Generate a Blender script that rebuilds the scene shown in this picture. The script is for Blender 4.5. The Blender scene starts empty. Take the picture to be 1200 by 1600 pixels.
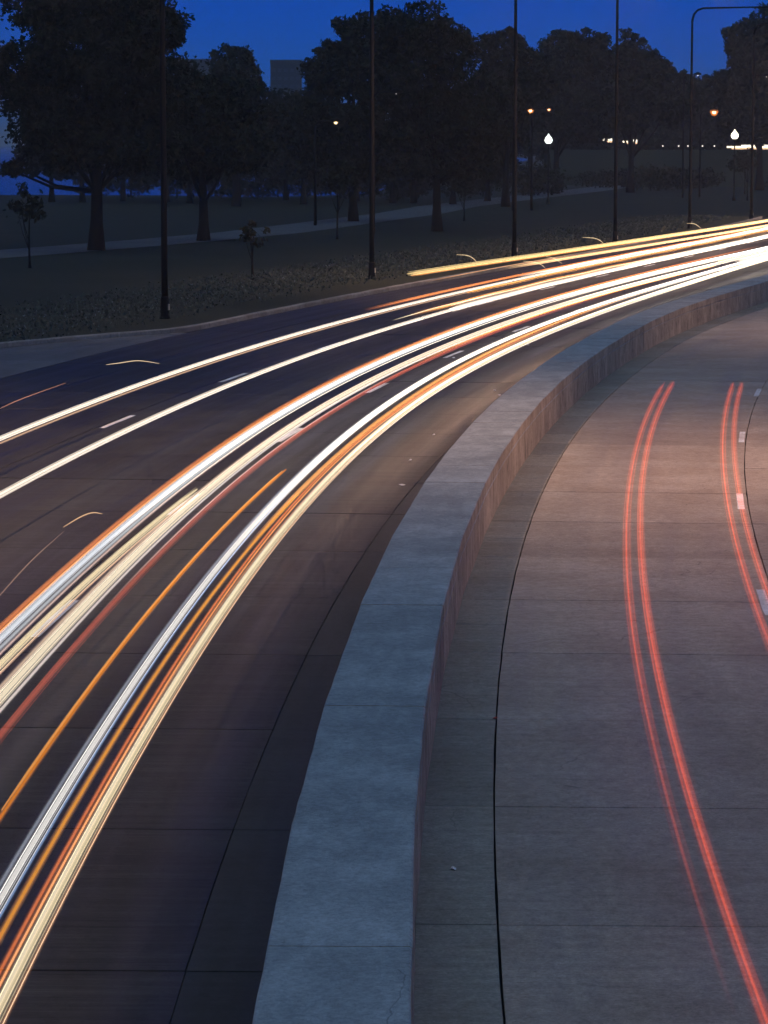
import bpy, math, random
import numpy as np
from mathutils import Vector

R = math.radians
random.seed(7)
sc = bpy.context.scene
COL = sc.collection

# ------------------------------------------------------------------ camera
cd = bpy.data.cameras.new('camera'); cam = bpy.data.objects.new('camera', cd); COL.objects.link(cam)
cam.location = (0, 0, 6.2)
cam.rotation_euler = (R(90 - 7.125), 0, 0)
cd.sensor_width = 36; cd.sensor_fit = 'AUTO'; cd.lens = 103.5
cd.clip_start = 0.5; cd.clip_end = 30000
sc.camera = cam

# ------------------------------------------------------------------ dusk sky
SUN_EL, SUN_ROT = R(6.0), R(180)
w = bpy.data.worlds.new('World'); sc.world = w; w.use_nodes = True
nt = w.node_tree; bg = nt.nodes['Background']
sky = nt.nodes.new('ShaderNodeTexSky'); sky.sky_type = 'NISHITA'; sky.sun_disc = False
sky.sun_elevation = SUN_EL; sky.sun_rotation = SUN_ROT; sky.ozone_density = 10.0; sky.air_density = 0.6; sky.dust_density = 0.0
tint = nt.nodes.new('ShaderNodeMixRGB'); tint.blend_type = 'MULTIPLY'; tint.inputs[0].default_value = 1
tint.inputs[2].default_value = (.8, .66, 1, 1)
nt.links.new(sky.outputs[0], tint.inputs[1]); nt.links.new(tint.outputs[0], bg.inputs[0])
bg.inputs[1].default_value = 0.076
sd = bpy.data.lights.new('sun', 'SUN'); sun = bpy.data.objects.new('sun', sd); COL.objects.link(sun)
sd.energy = 0.66; sd.angle = R(110); sd.color = (.58, .88, 1.0); sun.rotation_euler = (R(14), 0, R(0))   # broad afterglow behind the viewer

sc.view_settings.view_transform = 'Standard'; sc.view_settings.look = 'None'
sc.view_settings.exposure = 0; sc.view_settings.gamma = 1; sc.view_settings.use_curve_mapping = False
sc.render.engine = 'CYCLES'
sc.cycles.use_denoising = True
sc.cycles.max_bounces = 3; sc.cycles.diffuse_bounces = 1; sc.cycles.glossy_bounces = 1; sc.cycles.volume_bounces = 0
sc.cycles.adaptive_threshold = .05; sc.cycles.adaptive_min_samples = 12
sc.cycles.transparent_max_bounces = 96
sc.cycles.sample_clamp_indirect = 3

# ------------------------------------------------------------------ road alignment
_S = np.linspace(-60, 520, 5801)
_k = 1/364. + (-.0005 - 1/364.)*np.clip((_S - 60)/90., 0, 1)
_k = np.where(_S > 230, _k*np.clip(1 - (_S - 230)/40., 0, 1), _k)
_ds = _S[1] - _S[0]
_h = np.concatenate([[0], np.cumsum((_k[1:] + _k[:-1])/2*_ds)]); _h -= np.interp(0, _S, _h)
_x = np.concatenate([[0], np.cumsum((np.sin(_h)[1:] + np.sin(_h)[:-1])/2*_ds)]); _x -= np.interp(0, _S, _x)
_y = np.concatenate([[0], np.cumsum((np.cos(_h)[1:] + np.cos(_h)[:-1])/2*_ds)]); _y += 14 - np.interp(0, _S, _y)

def P(s, off, z=0.0):
    """point at chainage s along the road, off metres to the right of its axis"""
    x = np.interp(s, _S, _x); y = np.interp(s, _S, _y); h = np.interp(s, _S, _h)
    return (float(x + off*math.cos(h)), float(y - off*math.sin(h)), z)

def drift(s):
    t = min(1, max(0, (s - 78)/40.)); return 1.0*t*t*(3 - 2*t)

# ------------------------------------------------------------------ helpers
def link(o, parent=None):
    COL.objects.link(o)
    if parent is not None: o.parent = parent
    return o

def mesh_obj(name, verts, faces, mat, parent=None, so=None, smooth=False, attr=None):
    me = bpy.data.meshes.new(name); me.from_pydata(verts, [], faces)
    if mat is not None: me.materials.append(mat)
    if so is not None:
        a = me.attributes.new('so', 'FLOAT_VECTOR', 'POINT'); a.data.foreach_set('vector', np.asarray(so, np.float32).ravel())
    if attr is not None:
        a = me.attributes.new('glow', 'FLOAT', 'POINT'); a.data.foreach_set('value', np.asarray(attr, np.float32))
    if smooth: me.polygons.foreach_set('use_smooth', [True]*len(me.polygons))
    me.update()
    return link(bpy.data.objects.new(name, me), parent)

def quads_obj(name, V, mat, parent=None):
    """V: (n,4,3) array of quads"""
    n = len(V); me = bpy.data.meshes.new(name)
    me.vertices.add(4*n); me.vertices.foreach_set('co', V.astype(np.float32).ravel())
    me.loops.add(4*n); me.loops.foreach_set('vertex_index', np.arange(4*n, dtype=np.int32))
    me.polygons.add(n); me.polygons.foreach_set('loop_start', np.arange(0, 4*n, 4, dtype=np.int32))
    me.polygons.foreach_set('loop_total', np.full(n, 4, dtype=np.int32))
    me.materials.append(mat); me.update(); me.validate()
    return link(bpy.data.objects.new(name, me), parent)

def empty(name, loc=(0, 0, 0), rz=0):
    o = bpy.data.objects.new(name, None); COL.objects.link(o); o.location = loc; o.rotation_euler[2] = rz
    o.empty_display_size = .2
    return o

def tag(o, label=None, cat=None, group=None, kind=None):
    if label: o['label'] = label
    if cat: o['category'] = cat
    if group: o['group'] = group
    if kind: o['kind'] = kind
    return o

class MB:
    def __init__(self): self.v = []; self.f = []
    def tube(self, pts, rad, n=8, cap=True):
        pts = [Vector(p) for p in pts]
        if not hasattr(rad, '__len__'): rad = [rad]*len(pts)
        b = len(self.v); u = None
        for i, p in enumerate(pts):
            t = (pts[min(i+1, len(pts)-1)] - pts[max(i-1, 0)]).normalized()
            if u is None:
                u = t.cross(Vector((0, 0, 1)))
                if u.length < .05: u = t.cross(Vector((1, 0, 0)))
            u = (u - t*u.dot(t)).normalized(); q = t.cross(u)
            for k in range(n):
                a = 2*math.pi*k/n
                self.v.append(tuple(p + (u*math.cos(a) + q*math.sin(a))*rad[i]))
        for i in range(len(pts)-1):
            for k in range(n):
                k2 = (k+1) % n
                self.f.append((b+i*n+k, b+i*n+k2, b+(i+1)*n+k2, b+(i+1)*n+k))
        if cap:
            self.f.append(tuple(b+k for k in range(n))[::-1]); e = b+(len(pts)-1)*n
            self.f.append(tuple(e+k for k in range(n)))
        return self
    def box(self, c, s, rz=0):
        b = len(self.v); ca, sa = math.cos(rz), math.sin(rz)
        for dz in (-.5, .5):
            for dx, dy in ((-.5, -.5), (.5, -.5), (.5, .5), (-.5, .5)):
                x, y = dx*s[0], dy*s[1]
                self.v.append((c[0]+x*ca-y*sa, c[1]+x*sa+y*ca, c[2]+dz*s[2]))
        self.f += [tuple(b+i for i in q) for q in ((3,2,1,0),(4,5,6,7),(0,1,5,4),(1,2,6,5),(2,3,7,6),(3,0,4,7))]
        return self
    def lathe(self, c, prof, n=14):
        b = len(self.v)
        for r, z in prof:
            for k in range(n):
                a = 2*math.pi*k/n; self.v.append((c[0]+r*math.cos(a), c[1]+r*math.sin(a), c[2]+z))
        for i in range(len(prof)-1):
            for k in range(n):
                k2 = (k+1) % n; self.f.append((b+i*n+k, b+i*n+k2, b+(i+1)*n+k2, b+(i+1)*n+k))
        return self
    def build(self, name, mat, parent=None, smooth=False, so=None):
        return mesh_obj(name, self.v, self.f, mat, parent, smooth=smooth)

# ------------------------------------------------------------------ materials
def new_mat(name):
    m = bpy.data.materials.new(name); m.use_nodes = True
    return m, m.node_tree, m.node_tree.nodes['Principled BSDF']

def plain(name, col, rough=.7, metal=0, spec=.5):
    m, t, b = new_mat(name)
    b.inputs['Base Color'].default_value = (*col, 1); b.inputs['Roughness'].default_value = rough
    b.inputs['Metallic'].default_value = metal; b.inputs['Specular IOR Level'].default_value = spec
    return m

def N(t, typ, **kw):
    n = t.nodes.new(typ)
    for k, v in kw.items(): setattr(n, k, v)
    return n

def math_node(t, op, a, b=None, c=None):
    n = N(t, 'ShaderNodeMath', operation=op)
    for i, q in enumerate((a, b, c)):
        if q is None: continue
        if hasattr(q, 'is_output'): t.links.new(q, n.inputs[i])
        else: n.inputs[i].default_value = q
    return n.outputs[0]

def noise(t, vec, scale, detail=3, rough=.6):
    n = N(t, 'ShaderNodeTexNoise'); n.inputs['Scale'].default_value = scale
    n.inputs['Detail'].default_value = detail; n.inputs['Roughness'].default_value = rough
    t.links.new(vec, n.inputs['Vector']); return n.outputs['Fac']

def ramp(t, fac, lo, hi, a=0., b=1.):
    n = N(t, 'ShaderNodeMapRange'); n.inputs['From Min'].default_value = lo; n.inputs['From Max'].default_value = hi
    n.inputs['To Min'].default_value = a; n.inputs['To Max'].default_value = b; n.clamp = True
    t.links.new(fac, n.inputs['Value']); return n.outputs[0]

def scaled(t, vec, sx, sy, sz=1):
    n = N(t, 'ShaderNodeMapping'); n.inputs['Scale'].default_value = (sx, sy, sz)
    t.links.new(vec, n.inputs['Vector']); return n.outputs[0]

def cracks(t, at, scale, width, warp=.25):
    nz = N(t, 'ShaderNodeTexNoise'); nz.inputs['Scale'].default_value = 2.2; nz.inputs['Detail'].default_value = 4; t.links.new(at, nz.inputs['Vector'])
    mixv = N(t, 'ShaderNodeMixRGB', blend_type='ADD'); mixv.inputs[0].default_value = warp; t.links.new(at, mixv.inputs[1]); t.links.new(nz.outputs['Color'], mixv.inputs[2])
    vo = N(t, 'ShaderNodeTexVoronoi', feature='DISTANCE_TO_EDGE'); vo.inputs['Scale'].default_value = scale; t.links.new(mixv.outputs[0], vo.inputs['Vector'])
    line = ramp(t, vo.outputs['Distance'], 0, width*scale, 1, 0)
    return math_node(t, 'MULTIPLY', line, ramp(t, noise(t, at, .45, 2), .52, .62))

def concrete(name, col, rough=.75, tine=.3, streak=.35, bump=.4, stain=.35, spec=.5, rough_var=.12):
    """weathered concrete; the attribute 'so' holds metres along and across the road"""
    m, t, b = new_mat(name)
    at = N(t, 'ShaderNodeAttribute', attribute_name='so').outputs['Vector']
    info = N(t, 'ShaderNodeObjectInfo').outputs['Random']
    long_ = noise(t, scaled(t, at, .05, 1.6), 1.0, 3)           # tyre-polished bands along the lanes
    blot = noise(t, at, .7, 5, .65)
    fine = noise(t, at, 28, 4, .75)
    grit = noise(t, at, 110, 2, .8)
    cross = noise(t, scaled(t, at, 46, .55), 1.0, 3, .7)       # broomed lines across the lane
    spots = noise(t, at, 3.1, 3, .5)
    v = math_node(t, 'ADD', 1 - streak/2, math_node(t, 'MULTIPLY', long_, streak))
    v = math_node(t, 'MULTIPLY', v, ramp(t, blot, .3, .72, 1 - stain*.6, 1 + stain*.4))
    v = math_node(t, 'MULTIPLY', v, ramp(t, fine, .25, .75, .76, 1.22))
    v = math_node(t, 'MULTIPLY', v, ramp(t, grit, .3, .7, .78, 1.2))
    v = math_node(t, 'MULTIPLY', v, ramp(t, cross, .25, .75, 1 - tine, 1 + tine))
    v = math_node(t, 'MULTIPLY', v, ramp(t, spots, .70, .76, 1, .72))
    mott = noise(t, at, 7, 4, .7); cross2 = noise(t, scaled(t, at, 7.5, .22), 1.0, 4, .75)
    v = math_node(t, 'MULTIPLY', v, ramp(t, mott, .3, .7, .78, 1.2))
    v = math_node(t, 'MULTIPLY', v, ramp(t, cross2, .3, .7, 1 - tine*1.1, 1 + tine*1.1))
    chip = N(t, 'ShaderNodeTexVoronoi'); chip.inputs['Scale'].default_value = 2.3; t.links.new(at, chip.inputs['Vector'])
    v = math_node(t, 'MULTIPLY', v, ramp(t, math_node(t, 'ADD', chip.outputs['Distance'], math_node(t, 'MULTIPLY', mott, .12)), .075, .10, .45, 1))
    v = math_node(t, 'MULTIPLY', v, math_node(t, 'SUBTRACT', 1, math_node(t, 'MULTIPLY', cracks(t, at, .33, .010), .5)))
    v = math_node(t, 'MULTIPLY', v, ramp(t, info, 0, 1, .86, 1.14))
    mx = N(t, 'ShaderNodeMixRGB', blend_type='MULTIPLY'); mx.inputs[0].default_value = 1
    hue = N(t, 'ShaderNodeMixRGB'); t.links.new(ramp(t, blot, .35, .65), hue.inputs[0])
    hue.inputs[1].default_value = (col[0]*1.04, col[1], col[2]*.95, 1); hue.inputs[2].default_value = (col[0]*.97, col[1], col[2]*1.03, 1)
    t.links.new(hue.outputs[0], mx.inputs[1])
    cmb = N(t, 'ShaderNodeCombineXYZ')
    for i in range(3): t.links.new(v, cmb.inputs[i])
    t.links.new(cmb.outputs[0], mx.inputs[2]); t.links.new(mx.outputs[0], b.inputs['Base Color'])
    t.links.new(ramp(t, long_, .3, .7, rough - rough_var, rough + rough_var), b.inputs['Roughness'])
    b.inputs['Specular IOR Level'].default_value = spec
    bp_ = N(t, 'ShaderNodeBump'); bp_.inputs['Strength'].default_value = bump; bp_.inputs['Distance'].default_value = .004
    t.links.new(math_node(t, 'ADD', math_node(t, 'ADD', math_node(t, 'MULTIPLY', cross, .8), math_node(t, 'MULTIPLY', cross2, 4*tine)), math_node(t, 'ADD', fine, grit)), bp_.inputs['Height'])
    t.links.new(bp_.outputs[0], b.inputs['Normal'])
    return m

M_RIGHT = concrete('concrete_light', (.35, .298, .25), .72, .07, .45, .4, .4)
M_GUT = concrete('concrete_gutter', (.26, .25, .22), .8, .12, .15, .3, .3)
M_LEFT = concrete('concrete_dark', (.037, .038, .031), .54, .45, .6, .5, .45, .18, .10)
M_LGUT = concrete('concrete_dark_gutter', (.034, .034, .033), .75, .15, .3, .4, .4)
M_APRON = concrete('concrete_apron', (.12, .12, .12), .7, .1, .35, .3, .4)
M_SEAL = plain('joint_sealant', (.014, .014, .014), .95, spec=.1)
M_PAINT = concrete('road_paint', (.78, .79, .80), .6, .10, .15, .2, .55)
M_KERB = concrete('kerb_concrete', (.24, .235, .225), .8, .1, .1, .4, .5)

def wall_mat():
    m, t, b = new_mat('wall_concrete')
    at = N(t, 'ShaderNodeAttribute', attribute_name='so').outputs['Vector']
    info = N(t, 'ShaderNodeObjectInfo').outputs['Random']
    blot = noise(t, at, .55, 5, .65); fine = noise(t, at, 24, 4, .75); grit = noise(t, at, 90, 2, .8)
    run = noise(t, scaled(t, at, 3.2, .35, 1.6), 1, 5, .75)          # run-off streaks down the faces
    pock = N(t, 'ShaderNodeTexVoronoi'); pock.inputs['Scale'].default_value = 7; t.links.new(at, pock.inputs['Vector'])
    v = math_node(t, 'MULTIPLY', ramp(t, blot, .3, .7, .80, 1.14), ramp(t, fine, .25, .75, .7, 1.3))
    v = math_node(t, 'MULTIPLY', v, ramp(t, noise(t, at, 9, 5, .75), .3, .7, .88, 1.12))
    v = math_node(t, 'MULTIPLY', v, ramp(t, grit, .3, .7, .82, 1.16))
    v = math_node(t, 'MULTIPLY', v, ramp(t, info, 0, 1, .93, 1.06))
    v = math_node(t, 'MULTIPLY', v, ramp(t, pock.outputs['Distance'], .02, .06, .6, 1))
    v = math_node(t, 'MULTIPLY', v, math_node(t, 'SUBTRACT', 1, math_node(t, 'MULTIPLY', cracks(t, at, .6, .007), .45)))
    v = math_node(t, 'MULTIPLY', v, ramp(t, noise(t, scaled(t, at, 1.1, 2.5, 1), 1.0, 5, .7), .46, .62, .82, 1))
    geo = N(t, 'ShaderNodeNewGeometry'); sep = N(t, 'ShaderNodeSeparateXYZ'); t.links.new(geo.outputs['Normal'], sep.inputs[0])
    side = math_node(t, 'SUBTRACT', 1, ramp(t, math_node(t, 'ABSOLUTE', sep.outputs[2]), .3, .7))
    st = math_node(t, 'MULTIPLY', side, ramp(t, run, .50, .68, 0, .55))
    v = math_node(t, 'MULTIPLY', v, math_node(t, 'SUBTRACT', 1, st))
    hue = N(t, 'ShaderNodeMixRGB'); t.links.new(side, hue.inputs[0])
    hue.inputs[1].default_value = (.37, .41, .43, 1); hue.inputs[2].default_value = (.50, .43, .335, 1)  # warm glow on faces, skylight on top, put into the colour
    mx = N(t, 'ShaderNodeMixRGB', blend_type='MULTIPLY'); mx.inputs[0].default_value = 1
    t.links.new(hue.outputs[0], mx.inputs[1]); cmb = N(t, 'ShaderNodeCombineXYZ')
    for i in range(3): t.links.new(v, cmb.inputs[i])
    t.links.new(cmb.outputs[0], mx.inputs[2]); t.links.new(mx.outputs[0], b.inputs['Base Color'])
    b.inputs['Roughness'].default_value = .85; b.inputs['Specular IOR Level'].default_value = .3
    bp_ = N(t, 'ShaderNodeBump'); bp_.inputs['Strength'].default_value = .5; bp_.inputs['Distance'].default_value = .006
    t.links.new(math_node(t, 'ADD', fine, math_node(t, 'ADD', grit, run)), bp_.inputs['Height']); t.links.new(bp_.outputs[0], b.inputs['Normal'])
    return m
M_WALL = wall_mat()

def grass_mat(name, a, c):
    m, t, b = new_mat(name); geo = N(t, 'ShaderNodeNewGeometry')
    n1 = noise(t, geo.outputs['Position'], .15, 5, .7); n2 = noise(t, geo.outputs['Position'], 3.5, 4, .75)
    mx = N(t, 'ShaderNodeMixRGB'); t.links.new(ramp(t, math_node(t, 'ADD', math_node(t, 'MULTIPLY', n1, .5), math_node(t, 'MULTIPLY', n2, .5)), .35, .65), mx.inputs[0])
    mx.inputs[1].default_value = (*a, 1); mx.inputs[2].default_value = (*c, 1)
    t.links.new(mx.outputs[0], b.inputs['Base Color']); b.inputs['Roughness'].default_value = .95
    b.inputs['Specular IOR Level'].default_value = .1
    return m
M_GRASS = grass_mat('grass', (.028, .034, .024), (.048, .052, .036))
M_PATH = grass_mat('path_asphalt', (.11, .11, .115), (.16, .16, .165))
M_LEAF = [plain('leaf_dark', (.031, .034, .021), .8, spec=.15), plain('leaf_olive', (.034, .035, .021), .8, spec=.15), plain('leaf_deep', (.029, .033, .021), .8, spec=.15)]
M_BARK = plain('bark', (.02, .018, .016), .9, spec=.1)
M_STEEL = plain('painted_steel', (.008, .008, .008), .7, .0, .2)
M_TAN = plain('pale_tag', (.45, .40, .30), .8)

def lake_mat():
    m, t, b = new_mat('lake_water')
    b.inputs['Base Color'].default_value = (.01, .015, .03, 1); b.inputs['Roughness'].default_value = .18; b.inputs['IOR'].default_value = 1.33
    geo = N(t, 'ShaderNodeNewGeometry'); bp_ = N(t, 'ShaderNodeBump'); bp_.inputs['Strength'].default_value = .5; bp_.inputs['Distance'].default_value = .3
    t.links.new(noise(t, geo.outputs['Position'], .6, 3), bp_.inputs['Height']); t.links.new(bp_.outputs[0], b.inputs['Normal'])
    return m
M_LAKE = lake_mat()

_glow = {}
def glow_mat(col, strength, alpha=1.0, solid=False, sample=True):
    """light given off by the lamps; the attribute 'glow' is how long a lamp lit that stretch"""
    key = (tuple(col), strength, alpha, solid, sample)
    if key in _glow: return _glow[key]
    m = bpy.data.materials.new('lamp_light'); m.use_nodes = True; t = m.node_tree; t.nodes.clear()
    out = N(t, 'ShaderNodeOutputMaterial'); em = N(t, 'ShaderNodeEmission'); tr = N(t, 'ShaderNodeBsdfTransparent')
    em.inputs[0].default_value = (*col, 1)
    g = N(t, 'ShaderNodeAttribute', attribute_name='glow').outputs['Fac']
    t.links.new(math_node(t, 'MULTIPLY', g, strength*alpha*.6), em.inputs[1])      # seen through, like light in the air
    if not sample: m.cycles.emission_sampling = 'NONE'
    if solid:
        t.links.new(em.outputs[0], out.inputs[0]); _glow[key] = m; return m
    mx = N(t, 'ShaderNodeAddShader')
    t.links.new(tr.outputs[0], mx.inputs[0]); t.links.new(em.outputs[0], mx.inputs[1]); t.links.new(mx.outputs[0], out.inputs[0])
    _glow[key] = m; return m

# ------------------------------------------------------------------ ground, lake, park path
g = mesh_obj('ground', [(-9000, -400, -.06), (9000, -400, -.06), (9000, 14000, -.06), (-9000, 14000, -.06)], [(0, 1, 2, 3)], M_GRASS)
tag(g, kind='structure')
sh = [(-3000, 366), (-60, 366), (-28, 362), (-16, 352), (-8, 358), (-3, 372), (2, 420), (10, 560), (60, 1200), (120, 14000), (-9000, 14000), (-9000, 366)]
lk = mesh_obj('lake', [(x, y, -.02) for x, y in sh], [tuple(range(len(sh)))], M_LAKE); tag(lk, kind='structure')

pp = [(-40, 122), (-30, 147), (-21.9, 168.6), (-18.2, 179.1), (-13.4, 193.6), (-8.7, 210.), (-5.0, 229.0), (-2.1, 244.7), (2.3, 267.4), (6.4, 297.8), (13.8, 336.0), (25.3, 390.7), (41.0, 474.1)]
V = []
for i, (x, y) in enumerate(pp):
    a = Vector(pp[min(i+1, len(pp)-1)]) - Vector(pp[max(i-1, 0)]); n = Vector((a.y, -a.x)).normalized()*3.0
    V += [(x-n.x, y-n.y, -.03), (x+n.x, y+n.y, -.03)]
o = mesh_obj('path', V, [(2*i, 2*i+1, 2*i+3, 2*i+2) for i in range(len(pp)-1)], M_PATH); tag(o, kind='structure')

# raised far road across the park on the right
V = []; F_ = []
fx = [(26, 470), (45, 452), (62, 448), (80, 450), (120, 470), (200, 520)]
for x, y in fx:
    V += [(x, y-14, -.06), (x, y-3, 5.3), (x, y+8, 5.3), (x, y+20, -.06)]
for i in range(len(fx)-1):
    for k in range(3): F_.append((4*i+k, 4*i+4+k, 4*i+5+k, 4*i+1+k))
o = mesh_obj('embankment', V, F_, M_GRASS); tag(o, kind='structure')

# ------------------------------------------------------------------ carriageways of concrete slabs
def strip(name, s0, s1, o0, o1, z, mat, parent=None, step=4., dr=0):
    n = max(1, int((s1-s0)/step)); V = []; F = []; A = []
    for i in range(n+1):
        s = s0 + (s1-s0)*i/n; d = dr*drift(s)
        V += [P(s, o0+d, z), P(s, o1+d, z)]; A += [(s, o0, 0), (s, o1, 0)]
    F = [(2*i, 2*i+1, 2*i+3, 2*i+2) for i in range(n)]
    return mesh_obj(name, V, F, mat, parent, so=A)

rr = tag(strip('road_right', -34, 230, .10, 15.2, -.035, M_SEAL, dr=1), kind='structure')
rl = tag(strip('road_left', -34, 500, -16.4, -.80, -.035, M_SEAL), kind='structure')

rng = random.Random(3)
def slab(parent, s0, s1, o0, o1, mat, dr=0, gap=.011, lgap=.009, jag=.004):
    n = 5; jl = lambda: rng.uniform(-jag, jag)
    dz = rng.uniform(-.003, .003)
    L = [(s0+gap + (s1-s0-2*gap)*i/n, o0+lgap+jl()) for i in range(n+1)]
    Rr = [(s0+gap + (s1-s0-2*gap)*i/n, o1-lgap+jl()) for i in range(n+1)]
    mid = lambda f, s: [(s+rng.uniform(-jag, jag)*.8, o0+lgap+(o1-o0-2*lgap)*f)]
    m0 = [(s0+gap+jl()*.8, o0+(o1-o0)*f) for f in (.25, .5, .75)]; m1 = [(s1-gap+jl()*.8, o0+(o1-o0)*f) for f in (.75, .5, .25)]
    ring = L[::-1] + m0 + Rr + m1            # outline
    c = ((s0+s1)/2, (o0+o1)/2)
    V = []; A = []
    for z, inset in ((dz, .003), (dz-.004, 0), (-.045, 0)):
        for s, of in ring:
            q = (s + (c[0]-s)*inset/((s1-s0)/2), of + (c[1]-of)*inset/((o1-o0)/2))
            V.append(P(q[0], q[1] + dr*drift(q[0]), z)); A.append((q[0], q[1], z))
    k = len(ring)
    # top as quads between the long sides
    F = [tuple(range(k))]
    for r in range(2):
        for i in range(k):
            j = (i+1) % k; F.append((r*k+i, (r+1)*k+i, (r+1)*k+j, r*k+j))
    F[0] = F[0][::-1]
    F = [f[::-1] for f in F]
    return mesh_obj('slab', V, F, mat, parent, so=A)

JS = 4.25
rows = [8.99 + JS*i for i in range(-8, 36)]
for a, b in zip(rows[:-1], rows[1:]):
    slab(rr, a, b, .80, 4.44, M_RIGHT, 1)
    slab(rr, a, b, 4.44, 8.06, M_RIGHT, 1)
    slab(rr, a, b, 8.06, 11.7, M_RIGHT, 1)
    slab(rr, a, b, 11.7, 14.0, M_GUT, 1)
    if a < 20: slab(rr, a, b, .135, .80, M_GUT, 1)
    else:
        slab(rr, a, (a+b)/2, .135, .80, M_GUT, 1); slab(rr, (a+b)/2, b, .135, .80, M_GUT, 1)
rows = [-20 + 4.6*i for i in range(0, 53)]
for a, b in zip(rows[:-1], rows[1:]):
    slab(rl, a, b, -5.42, -1.575, M_LEFT, lgap=.004, jag=.003)
    slab(rl, a, b, -9.78, -5.42, M_LEFT, jag=.005)
    slab(rl, a, b, -13.35, -9.78, M_LEFT, jag=.005)
    slab(rl, a, b, -15.70, -13.35, M_LEFT, jag=.005)
    slab(rl, a, b, -1.575, -.845, M_LGUT, lgap=.002, jag=.002)
far = strip('paving', 219.2, 500, -15.7, -.86, 0, M_LEFT, rl); tag(far, kind='stuff')

# turn-out that widens towards the left edge
ap = [(30, -24), (60, -23.2), (68, -21.2), (72.5, -19.45), (76.7, -17.95), (80.7, -16.05)]
for (a, oa), (b, ob) in zip(ap[:-1], ap[1:]):
    n = 2 if b-a < 6 else 6
    for k in range(n):
        sa, sb = a+(b-a)*k/n, a+(b-a)*(k+1)/n
        qa, qb = oa+(ob-oa)*k/n, oa+(ob-oa)*(k+1)/n
        for f0, f1 in ((0, .5), (.5, 1)):
            V = []; A = []
            e = .008
            for s, q, f in ((sa+e, qa, f0), (sb-e, qb, f0), (sb-e, qb, f1), (sa+e, qa, f1)):
                w_ = -15.715 - q; of = q + w_*f + (.008 if f == f0 else -.008); V.append(P(s, of, .001)); A.append((s, of, 0))
            V += [(x, y, -.045) for x, y, z in V]; A += A
            mesh_obj('slab', V, [(3, 2, 1, 0)[::-1], (0, 1, 5, 4), (1, 2, 6, 5), (2, 3, 7, 6), (3, 0, 4, 7)], M_APRON, rl, so=A)
V = [P(s, of-.1, -.04) for s, of in ap] + [P(s, -15.6, -.04) for s, of in ap][::-1]
mesh_obj('joint_bed', V, [tuple(range(len(V)))], M_SEAL, rl)

# kerb stones on the park side
kp = [(44, -23.6), (60, -23.2), (68, -21.2), (72.5, -19.45), (76.7, -17.95), (80.7, -16.05), (84, -15.78), (500, -15.78)]
def koff(s): return float(np.interp(s, [a for a, b in kp], [b for a, b in kp]))
s = 44.
while s < 236:
    e = s+2.6; V = []; A = []
    for q in (s+.008, (s+e)/2, e-.008):
        k = koff(q) - .02; j = rng.uniform(-.008, .008)
        for of, z in ((k+.01, -.05), (k, .12+j), (k-.03, .15+j), (k-.17, .155+j), (k-.19, -.06)):
            V.append(P(q, of, z)); A.append((q, of, z))
    F = [(5*i+m, 5*i+5+m, 5*i+6+m, 5*i+1+m) for i in range(2) for m in range(4)] + [(0, 1, 2, 3, 4), (14, 13, 12, 11, 10)]
    mesh_obj('kerb_stone', V, F, M_KERB, rl, so=A); s = e

# painted dashes
def dash(parent, s, off, ln, wd, dr=0):
    n = 6; V = []; A = []
    for i in range(n+1):
        q = s - ln/2 + ln*i/n; d = dr*drift(q); e = rng.uniform(-.006, .006)
        V += [P(q, off-wd/2+d+e, .0055), P(q, off+wd/2+d+e*.5, .0055)]; A += [(q, off, 0), (q, off+wd, 0)]
    mesh_obj('lane_marking', V, [(2*i, 2*i+1, 2*i+3, 2*i+2) for i in range(n)], M_PAINT, parent, so=A)
for i in range(-2, 8): dash(rr, 26.0+11.6*i, 4.27+.12*min(1, i/3.), 2.3, .12, 1); dash(rr, 26.0+11.6*i, 7.9, 2.3, .12, 1)
for i in range(-4, 14): dash(rl, 24.0+12.2*i, -5.28 + (.14 if i == 0 else 0), 3.0, .13)
for i in range(-3, 13): dash(rl, 50.8+12.4*i, -9.62-.1*min(1, max(0, i/4.)), 3.0, .13)

# ------------------------------------------------------------------ median wall
wall = empty('median_wall', P(0, -.36, 0)); tag(wall, 'low wide grey concrete wall curving between the two carriageways', 'wall')
kinks = [-34, -27, -20, -12.5, -5.5, 1.8, 9, 14, 20.3, 26.4, 33, 38, 43.2, 48.2, 53.3, 59.4, 65.5, 71.7, 78, 84.5, 91, 97.5, 104, 110.5, 117, 123.5, 130, 137, 144, 158, 172, 186, 200]
base = Vector(P(0, -.36, 0)); cuts = []
for a, b in zip(kinks[:-1], kinks[1:]):
    n = 2
    for k in range(n): cuts.append((a+(b-a)*k/n, a+(b-a)*(k+1)/n, a, b))
prof = [(-.85, -.04), (-.85, .795), (-.835, .81), (.115, .81), (.132, .796), (.132, .60), (.118, .59), (.118, .575), (.130, .565), (.142, -.04)]
def chord(s, off, z, a, b):
    pa = Vector(P(a, off+drift(a), z)); pb = Vector(P(b, off+drift(b), z)); return pa + (pb-pa)*((s-a)/(b-a))
for i, (a, b, ka, kb) in enumerate(cuts):
    g_ = .006; V = []; A = []; n = 6; dz = rng.uniform(-.004, .004)
    for k in range(n+1):
        s = a+g_+(b-a-2*g_)*k/n
        for of, z in prof:
            j = rng.uniform(-.004, .004) if 0 < z < .8 else rng.uniform(-.002, .002)
            p = chord(s, of + j, z + (dz if z > 0 else 0), ka, kb) - base
            V.append(tuple(p)); A.append((s, of, z))
    q = len(prof)
    F = [(q*k+m, q*k+m+1, q*k+q+m+1, q*k+q+m)[::-1] for k in range(n) for m in range(q-1)]
    F += [tuple(range(q))[::-1], tuple(n*q+m for m in range(q))]
    mesh_obj('wall_segment', V, F, M_WALL, wall, so=A)
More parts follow.
